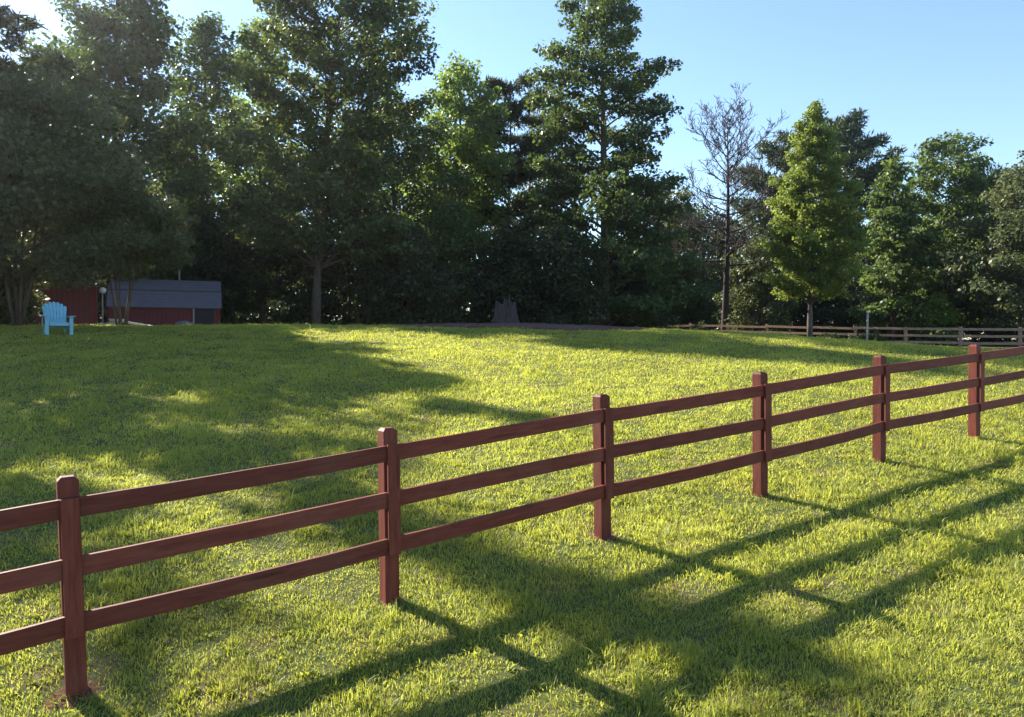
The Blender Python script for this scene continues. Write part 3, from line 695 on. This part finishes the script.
# ------------------------------------------------------------------ grass
def build_grass():
    rng = np.random.default_rng(5)
    D0, r0, rmin, rmax, ang = 6200.0, 5.5, 3.4, 58.0, math.radians(41)
    rs = np.linspace(rmin, rmax, 4000); D = np.where(rs < r0, D0, D0 * (r0 / rs) ** 1.4)
    cdf = np.cumsum(D * rs); N = int(cdf[-1] * (rs[1] - rs[0]) * 2 * ang); cdf /= cdf[-1]
    r = np.interp(rng.random(N), cdf, rs); a = rng.uniform(-ang, ang, N)
    x = r * np.sin(a); y = r * np.cos(a)
    big = vnoise(x, y, 1.7, 41); mid = vnoise(x, y, 0.45, 42); fine = vnoise(x, y, 0.11, 43)
    keep = (fine * .55 + mid * .45 + rng.random(N) * .5) > .42
    keep &= ~((y > 33) & (x < 2)) & ~(bed_mask(x, y) < 0.97)
    fx0, fx1 = FB[-1], FB[0]
    side = (fx1.x - fx0.x) * (y - fx0.y) - (fx1.y - fx0.y) * (x - fx0.x)
    keep &= (side < 0.0)
    for b, rad in zip(BASES, [0, .15, .08, .13, .05, .04, .04, 0, 0]):
        dd = np.hypot(x - b.x, y - b.y); keep &= ~((dd < rad * (.5 + 1.3 * rng.random(N))) & (rng.random(N) < .85))
    x, y, r, big, mid, fine = (q[keep] for q in (x, y, r, big, mid, fine))
    # broad leaved weeds: small rosettes mixed into the grass
    nr, nb = 1100, 9
    rc_ = 3.6 + 13 * rng.random(nr) ** 1.2; ac = rng.uniform(-.7, .7, nr); pick = vnoise(rc_ * np.sin(ac), rc_ * np.cos(ac), 1.3, 61) > .42
    rc_, ac = rc_[pick], ac[pick]; wx = np.repeat(rc_ * np.sin(ac), nb); wy = np.repeat(rc_ * np.cos(ac), nb)
    ok = bed_mask(wx, wy) > 1.1; wx, wy = wx[ok], wy[ok]
    wx = wx + rng.normal(0, .018, len(wx)); wy = wy + rng.normal(0, .018, len(wy))
    ng = len(x); x = np.r_[x, wx]; y = np.r_[y, wy]; r = np.r_[r, np.hypot(wx, wy)]
    big, mid, fine = np.r_[big, np.full(len(wx), .5)], np.r_[mid, np.full(len(wx), .5)], np.r_[fine, np.full(len(wx), .5)]
    n = len(x); weed = np.arange(n) >= ng
    z = ground_z(x, y) - 0.004
    ls = np.maximum(r / r0, 0.85)
    w = 0.0026 * ls ** .68 * rng.uniform(.6, 1.4, n)
    h = (0.016 + 0.026 * mid * fine * 2 + 0.014 * big) * rng.uniform(.55, 1.5, n) * ls ** .12
    tall = rng.random(n) < .012; h = np.where(tall, h * 2.1, h)
    az = rng.uniform(0, 2 * np.pi, n) ; az = np.where(rng.random(n) < .5, az, 6.28 * vnoise(x, y, .3, 44) * 2 + rng.normal(0, .6, n))
    w = np.where(weed, rng.uniform(.007, .012, n), w); h = np.where(weed, rng.uniform(.03, .05, n), h)
    tuft = (fine > .72) & (mid > .62); h = np.where(tuft, h * 1.35, h)
    lean = np.abs(rng.normal(.7, .55, n)) * h
    az = np.where(weed, rng.uniform(0, 6.28, n), az); lean = np.where(weed, h * rng.uniform(.8, 1.3, n), lean)
    fxv = np.stack([np.cos(az), np.sin(az)], 1)
    fa_ = az + np.pi / 2 + rng.normal(0, .6, n); wv = np.stack([np.cos(fa_), np.sin(fa_)], 1) * w[:, None]
    base = np.stack([x, y], 1)
    P = np.empty((n, 5, 3), np.float32)
    P[:, 0, :2] = base - wv; P[:, 1, :2] = base + wv; P[:, 0, 2] = z; P[:, 1, 2] = z
    mpos = base + fxv * (lean * .35)[:, None]
    P[:, 2, :2] = mpos + wv * .8; P[:, 3, :2] = mpos - wv * .8; P[:, 2, 2] = P[:, 3, 2] = z + h * .6
    P[:, 4, :2] = base + fxv * lean[:, None]; P[:, 4, 2] = z + h * rng.uniform(.85, 1, n)
    i0 = np.arange(n)[:, None] * 5
    loops = np.concatenate([i0 + np.array([0, 1, 2, 3]), i0 + np.array([3, 2, 4])], 1).ravel()
    starts = np.stack([np.arange(n) * 7, np.arange(n) * 7 + 4], 1).ravel()
    dry = vnoise(x, y, .8, 46)
    tint = np.clip(.18 + .25 * rng.random(n) + .35 * (big - .5) + .5 * np.clip(dry - .55, 0, 1) * 1.6 + (rng.random(n) < .09) * .5 + .25 * (mid - .5) - .22 * tuft + .3 * (rng.random(n) - .5), 0, 1)
    tint = np.where(weed, .08 * rng.random(n), tint)
    o = mesh_np('grass', P.reshape(-1, 3), loops, starts, M['grass'], None, {'tint': ('FACE', np.repeat(tint, 2))})
    tag(o, 'sunlit yellow green lawn grass with shaded patches', 'grass', None, 'stuff')
    print('blades', n)
build_grass()

# ------------------------------------------------------------------ haze added to stand in for the lens flare veil
m_, nt, N, L = new_mat('added haze air')
out = N('ShaderNodeOutputMaterial'); pv = N('ShaderNodeVolumePrincipled')
pv.inputs['Color'].default_value = (.93, .88, 1.0, 1); pv.inputs['Density'].default_value = 0.0003; pv.inputs['Anisotropy'].default_value = 0.84
L(pv.outputs[0], out.inputs['Volume'])
hz = MB(); hz.box((-10, 52, 17.5), (300, 160, 37)); hzo = hz.build('haze', m_); tag(hzo, 'thin lavender haze added in place of the lens flare veil', 'haze', None, 'stuff')

# ------------------------------------------------------------------ light, sky, camera
w = bpy.data.worlds.new('World'); S.world = w; w.use_nodes = True
nt = w.node_tree; bg = nt.nodes['Background']; sky = nt.nodes.new('ShaderNodeTexSky'); sky.sky_type = 'NISHITA'
sky.sun_disc = False; sky.sun_elevation = SUN_EL; sky.sun_rotation = SUN_AZ; sky.altitude = 200; sky.air_density = 1.1; sky.dust_density = 0.15; sky.ozone_density = 3.0
nt.links.new(sky.outputs[0], bg.inputs[0]); bg.inputs[1].default_value = 0.085
ld = bpy.data.lights.new('Sun', 'SUN'); ld.energy = 5.0; ld.angle = math.radians(0.53); ld.color = (1, .93, .80)
lo = bpy.data.objects.new('Sun', ld); COL.objects.link(lo)
sd = Vector((math.sin(SUN_AZ) * math.cos(SUN_EL), math.cos(SUN_AZ) * math.cos(SUN_EL), math.sin(SUN_EL)))
lo.rotation_euler = sd.to_track_quat('Z', 'Y').to_euler(); lo.location = (0, 0, 40)
cd = bpy.data.cameras.new('Camera'); cam = bpy.data.objects.new('Camera', cd); COL.objects.link(cam)
cd.sensor_width = 36; cd.lens = 36 * F / 1024; cd.clip_end = 5000; cd.clip_start = 0.05
cam.location = (0, 0, EYE); cam.rotation_euler = (math.radians(90 - 1.0), 0, 0)
S.camera = cam
S.view_settings.view_transform = 'Standard'; S.view_settings.look = 'None'; S.view_settings.gamma = 1; S.view_settings.exposure = 1.7
S.cycles.max_bounces = 6; S.cycles.diffuse_bounces = 3; S.cycles.transmission_bounces = 3
S.cycles.use_denoising = True
